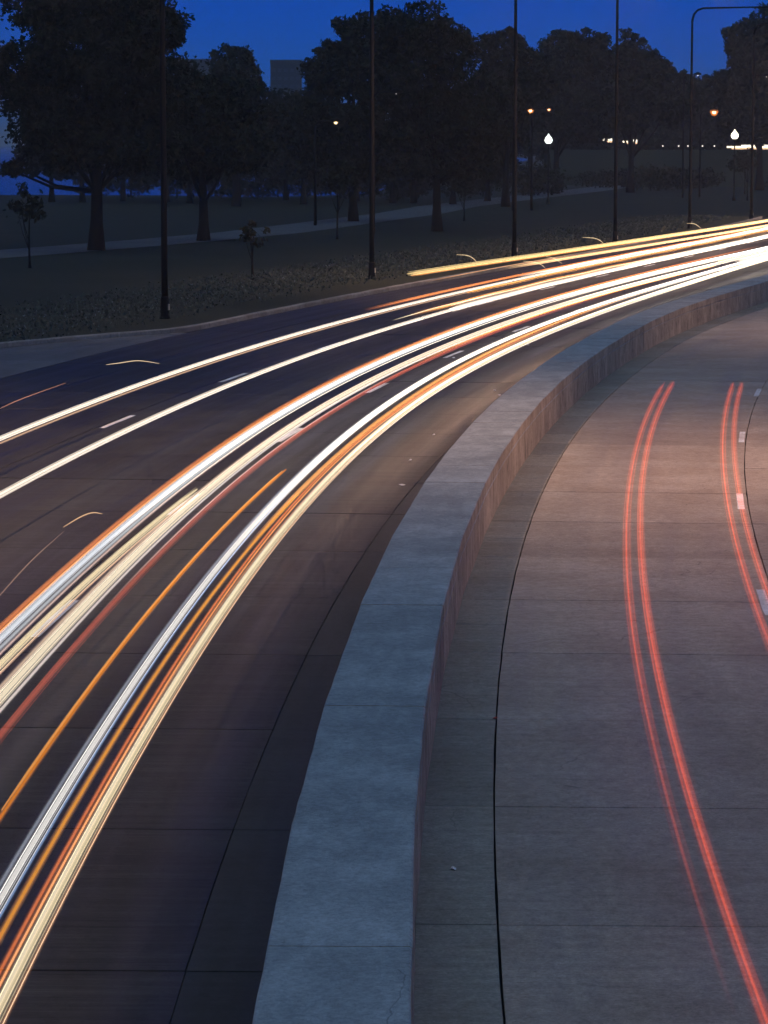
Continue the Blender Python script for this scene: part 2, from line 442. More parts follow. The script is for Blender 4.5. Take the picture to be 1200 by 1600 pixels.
# dark filler seen in the joints
V = []; F = []
for i, k in enumerate(kinks):
    for of, z in ((-.838, -.04), (-.838, .798), (.112, .798), (.112, -.04)): V.append(tuple(Vector(P(k, of+drift(k), z)) - base))
for i in range(len(kinks)-1):
    for m in range(3): F.append((4*i+m, 4*i+m+1, 4*i+5+m, 4*i+4+m)[::-1])
mesh_obj('joint_filler', V, F, M_SEAL, wall)

# ------------------------------------------------------------------ street lamps along the drive
M_LENS = glow_mat((1, .62, .32), 14)
LAMP_COL = (1.0, .58, .38)
def street_lamp(s, off, arm, label, power, height=16.2, side=1, group='tall davit street lamps along the drive'):
    h = float(np.interp(s, _S, _h)); root = empty('street_lamp', P(s, off, -.05), -h)
    if side < 0: root.rotation_euler[2] += math.pi
    tag(root, label, 'street lamp', group)
    MB().lathe((0, 0, 0), [(.0, .0), (.2, .0), (.2, .05), (.17, .08), (.15, .75), (.125, .82), (.0, .82)], 12).build('base', M_STEEL, root)
    pts = [(0, 0, .8)]; n = 8
    for i in range(1, n+1): pts.append((0, 0, .8 + (height-1.6)*i/n))
    MB().tube(pts, [.12 - .04*i/n for i in range(n+1)], 10).build('shaft', M_STEEL, root, True)
    ap_ = [(0, 0, height-.9), (.12, 0, height-.45), (.38, 0, height-.14), (.8, 0, height), (arm*.5, 0, height+.03), (arm, 0, height+.05)]
    MB().tube(ap_, [.09, .085, .08, .075, .06, .05], 8).build('arm', M_STEEL, root, True)
    hd = MB().tube([(arm-.1, 0, height+.05), (arm+.15, 0, height+.06), (arm+.5, 0, height+.05), (arm+.8, 0, height+.02)], [.06, .13, .17, .08], 10).build('lamp_head', M_STEEL, root, True)
    ln = MB().lathe((arm+.45, 0, height-.1), [(0, -.03), (.12, -.01), (.14, .02), (0, .02)], 10).build('lens', M_LENS, hd, True)
    a = ln.data.attributes.new('glow', 'FLOAT', 'POINT'); a.data.foreach_set('value', [1.0]*len(ln.data.vertices))
    MB().box((.17, -.05, .42), (.03, .16, .22)).build('hand_hole_cover', M_TAN, root)
    if power > 0:
        ld = bpy.data.lights.new('lamp_light', 'SPOT'); ld.energy = power; ld.color = LAMP_COL; ld.spot_size = R(134); ld.spot_blend = 1.0; ld.shadow_soft_size = .25
        lo = bpy.data.objects.new('lamp_light', ld); COL.objects.link(lo); lo.parent = root; lo.location = (arm+.45, 0, height-.2)
    return root

LP = 11000
street_lamp(44, -18.6, 6.3, 'tall dark street lamp standing left of the picture by the turn-out', LP)
street_lamp(88.8, -19.04, 6.3, 'tall dark street lamp in front of the big left tree', LP*.25)
street_lamp(120, -19.6, 6.3, 'tall dark street lamp rising beside the lacy tree in the middle', LP)
street_lamp(148, -19.2, 6.3, 'tall dark street lamp left of the white acorn globe lamp', LP)
street_lamp(171.3, -17.8, 6.3, 'tall dark street lamp, third from the right edge', LP)
street_lamp(207, -18.2, 6.3, 'tall dark street lamp whose curved arm shows against the sky', LP)
street_lamp(235, -16.6, 6.3, 'dark street lamp nearest the right edge of the photo', LP)
for i, s in enumerate((6, 42, 86, 130)):  # first one is an unseen extra, added to warm the near wall face
    street_lamp(s, 20.0, 5.0, 'tall dark street lamp on the outer side of the right carriageway', LP*(.07, 1.45, .8, 1.0)[i], side=-1, group='street lamps beyond the right carriageway')

# ------------------------------------------------------------------ light trails
SHELL = ((1.40, .11), (.95, .24), (.52, .66))
def trail_curve(ctrl, s0, s1, step=1.5):
    S = np.arange(s0, s1+1e-6, step); cs = [c[0] for c in ctrl]; co = [c[1] for c in ctrl]
    O = np.interp(S, cs, co)
    k = 9; pad = np.concatenate([[O[0]]*k, O, [O[-1]]*k]); O = np.convolve(pad, np.ones(2*k+1)/(2*k+1), 'same')[k:-k]
    return S, O
def strand(root, ctrl, s0, s1, z, r, col, st, doff=0, dz=0, alpha=1., fade=(0, 0), prof=None, wob=0, seed=0):
    S, O = trail_curve(ctrl, s0, s1); r_ = random.Random(seed)
    ph = r_.uniform(0, 6); pts = []
    zz = z if hasattr(z, '__call__') else (lambda s: z)
    for s, of in zip(S, O):
        pts.append(P(s, of+doff+wob*math.sin(s*.35+ph), zz(s)+dz+wob*.6*math.sin(s*.5+ph*2)))
    L = len(pts); n = 8
    g = np.ones(L)
    if fade[0]: g *= np.clip((S-s0)/fade[0], 0.02, 1)
    if fade[1]: g *= np.clip((s1-S)/fade[1], 0.02, 1)
    if prof is not None: g *= np.interp(S, [p[0] for p in prof], [p[1] for p in prof])
    mb = MB(); att = []; mi = []
    env = np.ones(L)
    if not fade[0]: env[0] = .45
    if not fade[1]: env[-1] = .45
    core = alpha >= 1 and not fade[0] and not fade[1]
    for q, (f, wgt) in enumerate(SHELL):       # brightest along the axis, softer outwards
        f0 = len(mb.f); mb.tube(pts, [r*f*e for e in env], n); att.append(np.repeat(g*wgt*(2 if core and q == 2 else 1), n)); mi += [1 if q == 2 else 0]*(len(mb.f)-f0)
    if r >= .026:                              # hair-fine streaks of single bulbs and reflections
        h_ = [math.cos(float(np.interp(s, _S, _h))) for s in S]
        for q in range(6):
            an = r_.uniform(0, 6.283); rr_ = r*r_.uniform(.6, 1.9 if alpha >= 1 else 1.1); dx, dz_ = math.cos(an)*rr_, math.sin(an)*rr_
            f0 = len(mb.f); mb.tube([(p[0]+dx*h, p[1], p[2]+dz_) for p, h in zip(pts, h_)], [r*.12*e for e in env], 4); att.append(np.repeat(g*r_.uniform(.3, 1.1), 4)); mi += [0]*(len(mb.f)-f0)
    o = mesh_obj('strand', mb.v, mb.f, glow_mat(col, st, alpha, False, False), root, smooth=True, attr=np.concatenate(att))
    o.data.materials.append(glow_mat(col, st, alpha, core, True)); o.data.polygons.foreach_set('material_index', mi)
    return o
def trail(label, strands, group='light trails of oncoming traffic', cat='light trail'):
    root = empty('light_trail', (0, 0, 0)); tag(root, label, cat, group)
    for i, st in enumerate(strands): strand(root, seed=i, **st)
    return root

def headlights(root, ctrl, spots, power, col=(1, .56, .33), aim=.10, z=.65):
    """the forward beams of the lamps that drew a trail"""
    for s in spots:
        of = float(np.interp(s, [c[0] for c in ctrl], [c[1] for c in ctrl])); h = float(np.interp(s, _S, _h))
        ld = bpy.data.lights.new('headlight_beam', 'SPOT'); ld.energy = power*min(1, max(.04, (s-34)/26.)); ld.color = col; ld.spot_size = R(44); ld.spot_blend = 1.0; ld.shadow_soft_size = .08
        lo = bpy.data.objects.new('headlight_beam', ld); COL.objects.link(lo); lo.parent = root; lo.location = P(s, of, z)
        d = Vector((-math.sin(h+aim), -math.cos(h+aim), -.01)); lo.rotation_euler = d.to_track_quat('-Z', 'Y').to_euler()
WHITE = (1, .86, .70); COOL = (.90, .93, 1.0); CREAM = (1, .80, .50); AMBER = (1, .42, .10); ORANGE = (.95, .27, .06); RED = (.58, .055, .005)
c1 = [(0, -9.5), (45, -9.65), (80, -9.75), (130, -9.85), (180, -9.6), (260, -9.4), (420, -9.4)]
c2 = [(0, -7.55), (60, -7.58), (110, -7.62), (165, -7.45), (420, -7.4)]
c3 = [(0, -4.72), (26, -4.8), (36, -5.02), (50, -5.18), (65, -5.27), (85, -5.36), (105, -5.45), (125, -5.3), (150, -5.0), (420, -4.9)]
c3o = [(0, -4.85), (26, -4.96), (40, -5.28), (53, -5.40), (68, -5.53), (100, -5.75), (420, -5.6)]
c4 = [(0, -4.18), (26, -4.2), (36, -4.48), (50, -4.5), (92, -4.52), (105, -4.35), (120, -4.2), (420, -4.2)]
c4s = [(0, -4.5), (40, -4.56)]
c4r = [(0, -3.86), (20, -3.85), (28, -4.02), (40, -4.12), (60, -4.18), (120, -3.9), (420, -3.9)]
cso = [(0, -3.28), (15, -3.32), (24, -3.44), (40, -3.52)]
c5 = [(0, -2.88), (14, -2.94), (26, -3.0), (36, -3.15), (54, -3.3), (66, -3.35), (85, -3.27), (112, -3.2), (130, -3.4), (420, -3.5)]
c6 = [(0, -2.53), (10, -2.5), (26, -2.51), (36, -2.62), (60, -2.68), (76, -2.5), (100, -2.4), (115, -2.5), (130, -2.85), (420, -2.95)]
ca = [(0, -2.76), (15, -2.76), (26, -2.82), (40, -2.9), (70, -3.0), (420, -3.1)]
cb = [(0, -2.66), (12, -2.61), (20, -2.6), (29, -2.78), (40, -2.84), (70, -2.85), (420, -2.9)]
c7 = [(0, -11.5), (420, -11.5)]
G = [(0, .72), (20, .9), (45, 1.15), (80, 1.2), (110, 1.25), (160, 1.35), (260, 1.5)]        # lamps turn to face us further up the bend
z65 = .65; END = 330
D = lambda **k: k
trail('long white light trail farthest left of the through lanes', [
    D(ctrl=c1, s0=0, s1=END, z=z65, r=.030, col=WHITE, st=1.25, prof=G),
    D(ctrl=c1, s0=0, s1=END, z=z65, r=.022, col=(1, .62, .40), st=.55, doff=.06, dz=-.07, prof=G),
    D(ctrl=c1, s0=82, s1=END, z=z65, r=.03, col=ORANGE, st=.9, doff=-.22, dz=.10, prof=G, fade=(8, 0)),
    D(ctrl=c1, s0=108, s1=END, z=z65, r=.046, col=WHITE, st=1.2, doff=-.15, dz=.06, prof=G, fade=(10, 0), wob=.02),
    D(ctrl=c1, s0=96, s1=END, z=z65, r=.035, col=AMBER, st=.8, doff=.35, dz=-.02, prof=G, wob=.02)])
t2 = trail('long white light trail just right of the farthest left one', [
    D(ctrl=c2, s0=0, s1=END, z=z65, r=.033, col=WHITE, st=1.2, prof=G),
    D(ctrl=c2, s0=84, s1=END, z=z65, r=.07, col=WHITE, st=1.1, doff=.10, dz=.05, prof=G, wob=.01),
    D(ctrl=c2, s0=80, s1=140, z=z65, r=.035, col=AMBER, st=.8, doff=-.45, dz=.05, prof=G, fade=(6, 20), wob=.02),
    D(ctrl=c2, s0=78, s1=98, z=z65, r=.016, col=CREAM, st=1.2, doff=-.62, dz=.02, fade=(3, 4), wob=.02),
    D(ctrl=c2, s0=118, s1=END, z=z65, r=.046, col=WHITE, st=1.2, doff=-.15, dz=.05, prof=G, fade=(12, 0))])
trail('thin orange light trail along the upper edge of the white bundle', [
    D(ctrl=c3o, s0=0, s1=150, z=z65, r=.028, col=ORANGE, st=.62, doff=-.01, prof=[(0, .8), (60, .9), (100, 2.)], fade=(0, 30)),
    D(ctrl=c3o, s0=0, s1=110, z=z65, r=.012, col=AMBER, st=.75, doff=.04, prof=[(0, .8), (100, 1.5)], fade=(0, 30))])
trail('bundle of cool white light strands in the middle lane', [
    D(ctrl=c3, s0=0, s1=END, z=z65, r=.030, col=COOL, st=.62, doff=-.055, prof=G),
    D(ctrl=c3, s0=0, s1=END, z=z65, r=.022, col=COOL, st=.95, doff=.0, dz=.01, prof=G),
    D(ctrl=c3, s0=0, s1=END, z=z65, r=.024, col=COOL, st=.55, doff=.055, dz=-.02, prof=G),
    D(ctrl=c3, s0=0, s1=44, z=z65, r=.016, col=(1, .70, .60), st=.5, doff=.11, dz=-.03, fade=(0, 6)),
    D(ctrl=c3, s0=26, s1=END, z=z65, r=.055, col=WHITE, st=1.2, doff=0, prof=G, fade=(16, 0)),
    D(ctrl=c3, s0=90, s1=END, z=z65, r=.05, col=WHITE, st=1.1, doff=.12, prof=G, fade=(14, 0))])
trail('short cream light trail ending in the middle of the lane', [
    D(ctrl=c4s, s0=0, s1=34.2, z=z65, r=.030, col=CREAM, st=.85),
    D(ctrl=c4s, s0=0, s1=33.4, z=z65, r=.013, col=(1, .62, .42), st=.7, doff=.06, dz=-.03)])
t4 = trail('broad cream light trail below the cool white bundle', [
    D(ctrl=c4, s0=0, s1=END, z=z65, r=.044, col=(1, .84, .62), st=1.0, prof=G),
    D(ctrl=c4, s0=0, s1=END, z=z65, r=.022, col=(1, .72, .55), st=.62, doff=-.085, dz=.01, prof=G),
    D(ctrl=c4, s0=0, s1=END, z=z65, r=.018, col=(1, .86, .80), st=.8, doff=.10, dz=-.02, prof=G),
    D(ctrl=c4, s0=60, s1=124, z=z65, r=.04, col=AMBER, st=.9, doff=.22, prof=G, fade=(20, 0)),
    D(ctrl=c4, s0=88, s1=126, z=z65, r=.046, col=WHITE, st=1.1, doff=-.1, prof=G, fade=(14, 0)),
    D(ctrl=c4, s0=126, s1=END, z=z65, r=.055, col=CREAM, st=1.1, doff=-.2, prof=G)])
trail('thin dull red light trail beside the broad cream one', [
    D(ctrl=c4r, s0=0, s1=100, z=z65, r=.026, col=(.75, .14, .07), st=.5, prof=[(0, .7), (30, .8), (60, 1.3)], fade=(0, 30)),
    D(ctrl=c4r, s0=20, s1=60, z=z65, r=.012, col=(1, .7, .6), st=.6, doff=-.05, fade=(10, 14))])
trail('single orange light trail that stops in the near lane', [
    D(ctrl=cso, s0=0, s1=36.4, z=z65, r=.022, col=(.95, .30, .05), st=.75, prof=[(0, .75), (20, .85), (36, 1.15)]),
    D(ctrl=cso, s0=10, s1=36.0, z=z65, r=.012, col=AMBER, st=1.0, doff=.0, dz=.03, prof=[(0, .5), (36, 1.2)])])
t5 = trail('cool white light trail with blue fringe in the near lane', [
    D(ctrl=c5, s0=-2, s1=END, z=z65, r=.027, col=(1, .95, .90), st=.9, prof=G),
    D(ctrl=c5, s0=-2, s1=60, z=z65, r=.020, col=(.55, .60, .72), st=.35, doff=-.065, prof=G, fade=(0, 20)),
    D(ctrl=c5, s0=-2, s1=60, z=z65, r=.012, col=(.35, .55, 1.), st=.5, doff=.07, prof=G, fade=(0, 20)),
    D(ctrl=c5, s0=24, s1=END, z=z65, r=.05, col=WHITE, st=1.2, doff=.03, prof=G, fade=(18, 0)),
    D(ctrl=c5, s0=84, s1=END, z=z65, r=.046, col=WHITE, st=1.15, doff=.08, prof=G, fade=(16, 0)),
    D(ctrl=c5, s0=124, s1=END, z=z65, r=.10, col=WHITE, st=1.2, doff=.3, dz=.1, prof=G)])
trail('amber light trail right beside the blue fringed white one', [
    D(ctrl=ca, s0=-2, s1=33.6, z=z65, r=.024, col=(1, .40, .08), st=.72, prof=[(0, .8), (33, 1.3)]),
    D(ctrl=ca, s0=26, s1=100, z=z65, r=.026, col=AMBER, st=.8, prof=[(0, .8), (60, 1.2), (100, 2)], fade=(6, 30))])
trail('deep orange light trail between amber and cream ones', [
    D(ctrl=cb, s0=-2, s1=90, z=z65, r=.019, col=(.90, .22, .05), st=.62, prof=[(0, .8), (60, 1.4)], fade=(0, 30)),
    D(ctrl=cb, s0=-2, s1=80, z=z65, r=.014, col=(1, .36, .10), st=.75, doff=.045, prof=[(0, .8), (60, 1.4)], fade=(0, 30))])
t6 = trail('thick cream light trail nearest the median wall', [
    D(ctrl=c6, s0=-3, s1=END, z=z65, r=.034, col=CREAM, st=.80, prof=G),
    D(ctrl=c6, s0=-3, s1=END, z=z65, r=.020, col=(1, .84, .60), st=1.0, dz=.045, prof=G),
    D(ctrl=c6, s0=-3, s1=70, z=z65, r=.016, col=(.9, .42, .22), st=.42, doff=.07, prof=G, fade=(0, 20)),
    D(ctrl=c6, s0=-3, s1=70, z=z65, r=.014, col=(.9, .42, .22), st=.35, doff=-.075, prof=G, fade=(0, 20)),
    D(ctrl=c6, s0=30, s1=END, z=z65, r=.05, col=WHITE, st=1.1, doff=-.03, prof=G, fade=(25, 0)),
    D(ctrl=c6, s0=90, s1=END, z=z65, r=.05, col=CREAM, st=1.1, doff=.02, prof=G, fade=(16, 0))])
BEAM = 44
headlights(t6, c6, np.arange(36, 104, 1.6), BEAM)
zam = lambda s: float(np.interp(s, [95, 120, 155, 199, 300], [1.37, 1.20, 1.06, .80, .75]))
trail('upper amber light trail along the far kerb, high above the road', [
    D(ctrl=c7, s0=95, s1=END, z=zam, r=.055, col=(1, .70, .30), st=.95, prof=[(95, 1), (150, 2), (250, 4)]),
    D(ctrl=c7, s0=95.5, s1=END, z=zam, r=.03, col=(1, .42, .12), st=.8, dz=-.085, prof=[(95, 1), (150, 2), (250, 4)])])
trail('lower faint amber light trail just under the upper one', [
    D(ctrl=c7, s0=112, s1=END, z=lambda s: zam(s)-.36, r=.05, col=(1, .60, .26), st=.9, prof=[(95, .8), (150, 2), (250, 4)], fade=(8, 0)),
    D(ctrl=c7, s0=98, s1=128, z=lambda s: zam(s)-.42+.18*math.sin((s-98)*.05), r=.012, col=AMBER, st=.9, fade=(6, 6))])

def hook(pts, label, r=.012, col=(1, .72, .40), st=1.0):
    P_ = [Vector(P(s, of, z)) for s, of, z in pts]; Q = []
    for i in range(len(P_)-1):
        p0, p1, p2, p3 = P_[max(i-1, 0)], P_[i], P_[i+1], P_[min(i+2, len(P_)-1)]
        for k in range(6):
            t = k/6.; Q.append(.5*((2*p1)+(p2-p0)*t+(2*p0-5*p1+4*p2-p3)*t*t+(3*p1-p0-3*p2+p3)*t**3))
    Q.append(P_[-1]); n = 6; b0 = Q[0].copy(); b0.z = 0
    mb = MB().tube([q-b0 for q in Q], [r*(.4+.6*min(1, i/5, (len(Q)-1-i)/5)) for i in range(len(Q))], n)
    o = mesh_obj('light_streak', mb.v, mb.f, glow_mat(col, st), None, smooth=True, attr=[1.0]*len(mb.v)); o.location = b0
    tag(o, label, 'light streak', 'small curved light streaks over the lanes')
hook([(103.2, -11.5, 1.78), (105, -11.5, 1.69), (106.1, -11.5, 1.54), (106.9, -11.5, 1.33)], 'small hooked light streak above the start of the amber trail')
hook([(129.2, -11.5, 1.68), (131.8, -11.5, 1.57), (133.3, -11.5, 1.43), (134.4, -11.5, 1.23)], 'small hooked light streak above the amber trail, left of a lamp post', .014)
hook([(160, -11.5, 1.57), (163, -11.5, 1.46), (165.6, -11.5, 1.12)], 'farthest small hooked light streak at the right end of amber trail', .016)
hook([(116, -11.5, 1.03), (118.2, -11.5, .89), (119.6, -11.5, .75), (120.7, -11.5, .53)], 'small hooked light streak under the amber trail, left one')
hook([(120.8, -11.5, 1.06), (122.6, -11.5, .9), (124.4, -11.5, .59)], 'small hooked light streak under the amber trail, right one')
hook([(57.2, -11.5, .78), (58.6, -11.5, .72), (60.4, -11.5, .64), (62.5, -11.5, .41)], 'thin arched light streak over the dark turn-out lane', .010, st=.8)
hook([(47.8, -11.6, .50), (50.6, -11.8, .5), (55.6, -12.1, .45)], 'thin straight reddish light streak at the left edge', .010, (1, .42, .22), .4)
hook([(29.7, -6.08, .45), (30.9, -6.05, .45), (31.44, -5.96, .45), (31.3, -5.78, .45)], 'short bent yellow light streak left of the orange trail', .009, (1, .6, .3), .6)
hook([(20, -5.5, .45), (23, -5.67, .45), (26.2, -5.86, .45), (29.2, -5.98, .45)], 'faint long thin light streak left of the orange trail', .006, (1, .6, .4), .22)

cr1 = [(0, 2.08), (5.7, 2.13), (9.8, 2.17), (13, 2.22), (17, 2.29), (25.5, 2.41), (32, 2.45), (39, 2.49), (53.5, 2.54)]
cr2 = [(0, 3.5), (17.4, 3.71), (20.8, 3.80), (25, 3.88), (30, 3.94), (37, 4.02), (53.3, 4.08)]
PR = [(0, .35), (12, .55), (22, .85), (34, 1.0), (54, 1.0)]
GR = 'red tail light trails on the right carriageway'
trail('pair of red tail light strands nearer the median wall', [
    D(ctrl=cr1, s0=4.2, s1=53.5, z=.85, r=.054, col=RED, st=.72, alpha=0.40, prof=PR, fade=(12, 0)),
    D(ctrl=cr1, s0=3.6, s1=53.4, z=.85, r=.015, col=(.62, .06, .01), st=.9, alpha=0.43, prof=PR, fade=(4, 0)),
    D(ctrl=cr1, s0=-1, s1=53.7, z=.85, r=.056, col=RED, st=.78, doff=.195, alpha=0.43, prof=[(0, .6), (20, .9), (54, 1)]),
    D(ctrl=cr1, s0=-1, s1=53.6, z=.85, r=.015, col=(.62, .06, .01), st=1.0, doff=.195, alpha=0.50, prof=[(0, .7), (20, .9), (54, 1)])], GR)
trail('pair of red tail light strands near the right edge', [
    D(ctrl=cr2, s0=2, s1=53.3, z=.85, r=.056, col=RED, st=.72, alpha=0.40, prof=PR),
    D(ctrl=cr2, s0=2, s1=53.2, z=.85, r=.015, col=(.62, .06, .01), st=.9, alpha=0.43, prof=PR),
    D(ctrl=cr2, s0=2, s1=53.2, z=.85, r=.056, col=RED, st=.72, doff=.20, alpha=0.40, prof=PR),
    D(ctrl=cr2, s0=2, s1=53.1, z=.85, r=.015, col=(.62, .06, .01), st=.9, doff=.20, alpha=0.43, prof=PR)], GR)

# ------------------------------------------------------------------ bits on the road
M_SCRAP = plain('paper_scrap', (.75, .76, .80), .7); M_REDM = plain('red_plastic', (.45, .05, .03), .5)
def scrap(s, off, size, label, mat=M_SCRAP, name='paper_scrap', cat='litter', group=None, z=.006):
    r_ = random.Random(s*13+off); p = P(s, off, z); V = []
    k = 7
    for i in range(k):
        a = 2*math.pi*i/k; q = size*r_.uniform(.55, 1); V.append((q*math.cos(a), q*.6*math.sin(a), r_.uniform(0, .4)*size))
    V.append((0, 0, size*.5)); V.append((0, 0, -.002))
    F = [(i, (i+1) % k, k) for i in range(k)] + [((i+1) % k, i, k+1) for i in range(k)]
    o = mesh_obj(name, V, F, mat); o.location = p; o.rotation_euler[2] = r_.uniform(0, 3); tag(o, label, cat, group)
scrap(10.78, .44, .05, 'white crumpled paper scrap in the gutter right of the wall')
scrap(17.49, .79, .05, 'small red fragment on the gutter joint right of the wall', M_REDM, 'red_fragment')
for s, of in ((77.9, -4.97), (77, -3.7), (71.2, -5.0), (39.3, -1.8), (48.7, -2.2), (64, -1.92), (62.4, -1.7), (60.2, -2.2), (43.6, -2.1), (66.5, -1.5), (57.1, -1.6), (58.8, -1.9), (69, -1.4)):
    scrap(s, of, .07, 'small pale speck of litter on the dark left carriageway', group='specks of litter on the left carriageway')

# ------------------------------------------------------------------ trees
def leaf_quads(blobs, dens, size, rs, depth=.9):
    out = []
    for cx, cz, rx, rz, dy in blobs:
        ry = rx*depth
        nc = max(6, int(5.5*(rx*rz + rx*ry)**.9/1.4)); th_ = rs.uniform(0, 2*np.pi, nc); u = rs.uniform(-1, 1, nc)
        rad = rs.uniform(.5, .95, nc)
        cc = np.stack([cx + rx*rad*np.sqrt(1-u*u)*np.cos(th_), dy + ry*rad*np.sqrt(1-u*u)*np.sin(th_), cz + rz*rad*u], 1)
        cr = rs.uniform(.22, .50, nc)*min(2.2, (rx*rz)**.5)
        n = int(dens*np.pi*rx*rz)
        k = rs.integers(0, nc, n); g = rs.normal(0, 1, (n, 3)); g /= np.linalg.norm(g, axis=1)[:, None]
        p = cc[k] + g*(cr[k]*rs.uniform(.1, 1, n)**.7)[:, None]*np.array([1.1, 1.1, .75])
        m = n//4
        g2 = rs.normal(0, .42, (m, 3)); g2 *= np.minimum(1, .85/np.maximum(.01, np.linalg.norm(g2, axis=1)))[:, None]; q = np.stack([cx + rx*g2[:, 0], dy + ry*g2[:, 1], cz + rz*g2[:, 2]], 1)
        out.append(np.concatenate([p, q]))
    p = np.concatenate(out); n = len(p)
    a = rs.normal(0, 1, (n, 3)); a /= np.linalg.norm(a, axis=1)[:, None]
    b = np.cross(a, rs.normal(0, 1, (n, 3))); b /= np.linalg.norm(b, axis=1)[:, None]
    L = (size*rs.uniform(.6, 1.3, n))[:, None]; W = L*.55
    return np.stack([p - a*L, p + b*W - a*L*.15, p + a*L, p - b*W - a*L*.1], 1)

def tree(x, y, blobs, label, seed, trunk_h, tr=.28, dens=210, size=.17, group='park trees', name='broadleaf_tree', mat=None, lean=0):
    rs = np.random.default_rng(seed); r_ = random.Random(seed)
    root = empty(name, (x, y, -.06)); tag(root, label, 'tree', group)
    bl = [(b[0]-x, b[1], b[2]*1.08, b[3]*1.05, r_.uniform(-.4, .4)*b[2]) for b in blobs]
    top = max(b[1]+b[3] for b in bl); mb = MB(); pts = []; n = 7; th_ = top*.72
    for i in range(n+1):
        f = i/n; pts.append((math.sin(f*3+seed)*.18*f*tr*4 + lean*f*f, math.cos(f*2.3+seed)*.15*f*tr*4, th_*f))
    mb.tube(pts, [tr*(1.35 if i == 0 else 1-.75*i/n) for i in range(n+1)], 9)
    for b in bl:
        for _ in range(2):
            f = r_.uniform(.32, .6)*n; i = int(f); p0 = Vector(pts[i])
            e = Vector((b[0]+r_.uniform(-.5, .5)*b[2], b[4]+r_.uniform(-.5, .5)*b[2], b[1]+r_.uniform(-.2, .5)*b[3]))
            m = p0.lerp(e, .5) + Vector((0, 0, -.15*(e-p0).length*.5)); rr_ = tr*.38
            mb.tube([p0, p0.lerp(m, .5), m, m.lerp(e, .6), e], [rr_, rr_*.8, rr_*.6, rr_*.4, rr_*.15], 6)
    mb.build('trunk', M_BARK, root, True)
    quads_obj('crown', leaf_quads(bl, dens, size, rs), mat or M_LEAF[seed % 3], root)
    return root

tree(-17.04, 174.8, [(-16.89, 12.35, 4.56, 4.18), (-15.05, 9.37, 3.61, 4.94), (-19.2, 7.88, 3.23, 3.8), (-21.05, 10.49, 2.28, 2.09), (-16.87, 14.2, 5.13, 2.28), (-12.94, 12.9, 1.52, 1.52), (-21.89, 4.81, 1.71, .5), (-16.4, 6.4, 4.2, 2.1)], 'huge dark tree filling the upper left corner, thick trunk on the grass', 1, 5, .42, 230, .16)
tree(-11.75, 192.3, [(-11.61, 7.6, 3.14, 3.4), (-12.87, 5.6, 2.6, 1.6), (-9.55, 6.0, 2.4, 1.8), (-13.2, 8.6, 3.2, 3.0), (-9.8, 8.2, 2.6, 2.4)], 'lower dark tree right of the huge corner tree, trunk in front of the path', 2, 4, .36)
tree(-15.0, 300, [(-15.05, 13.0, 2.84, 3.31), (-14.94, 9.13, 4.3, 4.3)], 'far round-topped tree against the sky left of the small distant block', 3, 5, .4, 150, .24)
tree(-2.5, 240.6, [(0.0, 14.15, 3.66, 3.14), (-1.55, 10.57, 4.71, 4.71), (-3.62, 13.64, 1.99, 1.0), (-4.92, 12.1, 1.57, 1.9), (-2.84, 15.68, 1.46, 1.0), (-2.86, 6.2, 3.4, 2.4), (-.8, 5.4, 4.0, 2.3), (-6.0, 7.5, 3.0, 3.0)], 'tall tree with lacy boughs reaching left at its top', 4, 5, .36, 125, .2)
tree(3.84, 213.8, [(2.98, 14.17, 2.56, 2.09), (4.59, 12.81, 2.42, 2.32), (1.84, 11.45, 3.25, 3.72), (4.15, 8.0, 3.75, 3.4), (.92, 14.62, 1.39, 1.39), (5.0, 5.4, 3.8, 2.2), (7.4, 8.6, 2.6, 3.0)], 'tall double-domed tree in the middle, sky glinting through its right side', 5, 5, .34, 130, .18)
tree(12.24, 297.8, [(12.17, 13.51, 3.37, 4.21), (10.91, 9.5, 3.88, 4.8), (14.74, 12.88, 1.94, 2.91)], 'dark tree behind the street lamp right of the double-domed tree', 6, 5, .4, 150, .24)
tree(21.75, 375.4, [(23.0, 16.21, 3.67, 4.49), (21.02, 12., 4.9, 5.2), (26.22, 17.01, 3.1, 3.67), (24.28, 10., 5.71, 4.08)], 'dark tree behind the white acorn globe lamp', 7, 6, .45, 120, .3)
tree(32.07, 385.4, [(31.91, 15.66, 3.52, 5.03), (34.83, 14.43, 2.93, 3.35), (31.14, 12., 5.03, 4.6), (37.35, 11.8, 3.35, 3.9)], 'dark tree whose crown slopes down to the right', 8, 6, .45, 120, .3)
tree(51.32, 405, [(49.69, 19.85, 3.77, 3.77), (51.99, 15.0, 5.39, 6.8), (47.13, 12.82, 3.59, 4.04), (53.22, 20.72, 3.59, 4.49), (49.87, 9.5, 5.39, 3.2)], 'tall dark tree in the upper right corner under the curved lamp arm', 9, 7, .5, 120, .3)
r0 = random.Random(11)
for i in range(24):
    x = -36 + i*4.0 + r0.uniform(-1, 1); y = 318 + r0.uniform(-10, 14)
    if x > 14: x, y = x*1.56, y*1.56          # the row steps back behind the raised road
    k = y/318.; h = 11.4*k + r0.uniform(-1.4, 1.2)
    tree(x, y, [(x+r0.uniform(-1, 1), h*.74, 3.2*k, h*.27), (x+r0.uniform(-1.8, 1.8), h*.5, 3.7*k, h*.26), (x+r0.uniform(-2.4, 2.4), h*.36, 2.8*k, h*.16)], 'dark tree in the far row that closes off the park', 40+i, 4, .3, 110, .27, 'far row of trees')
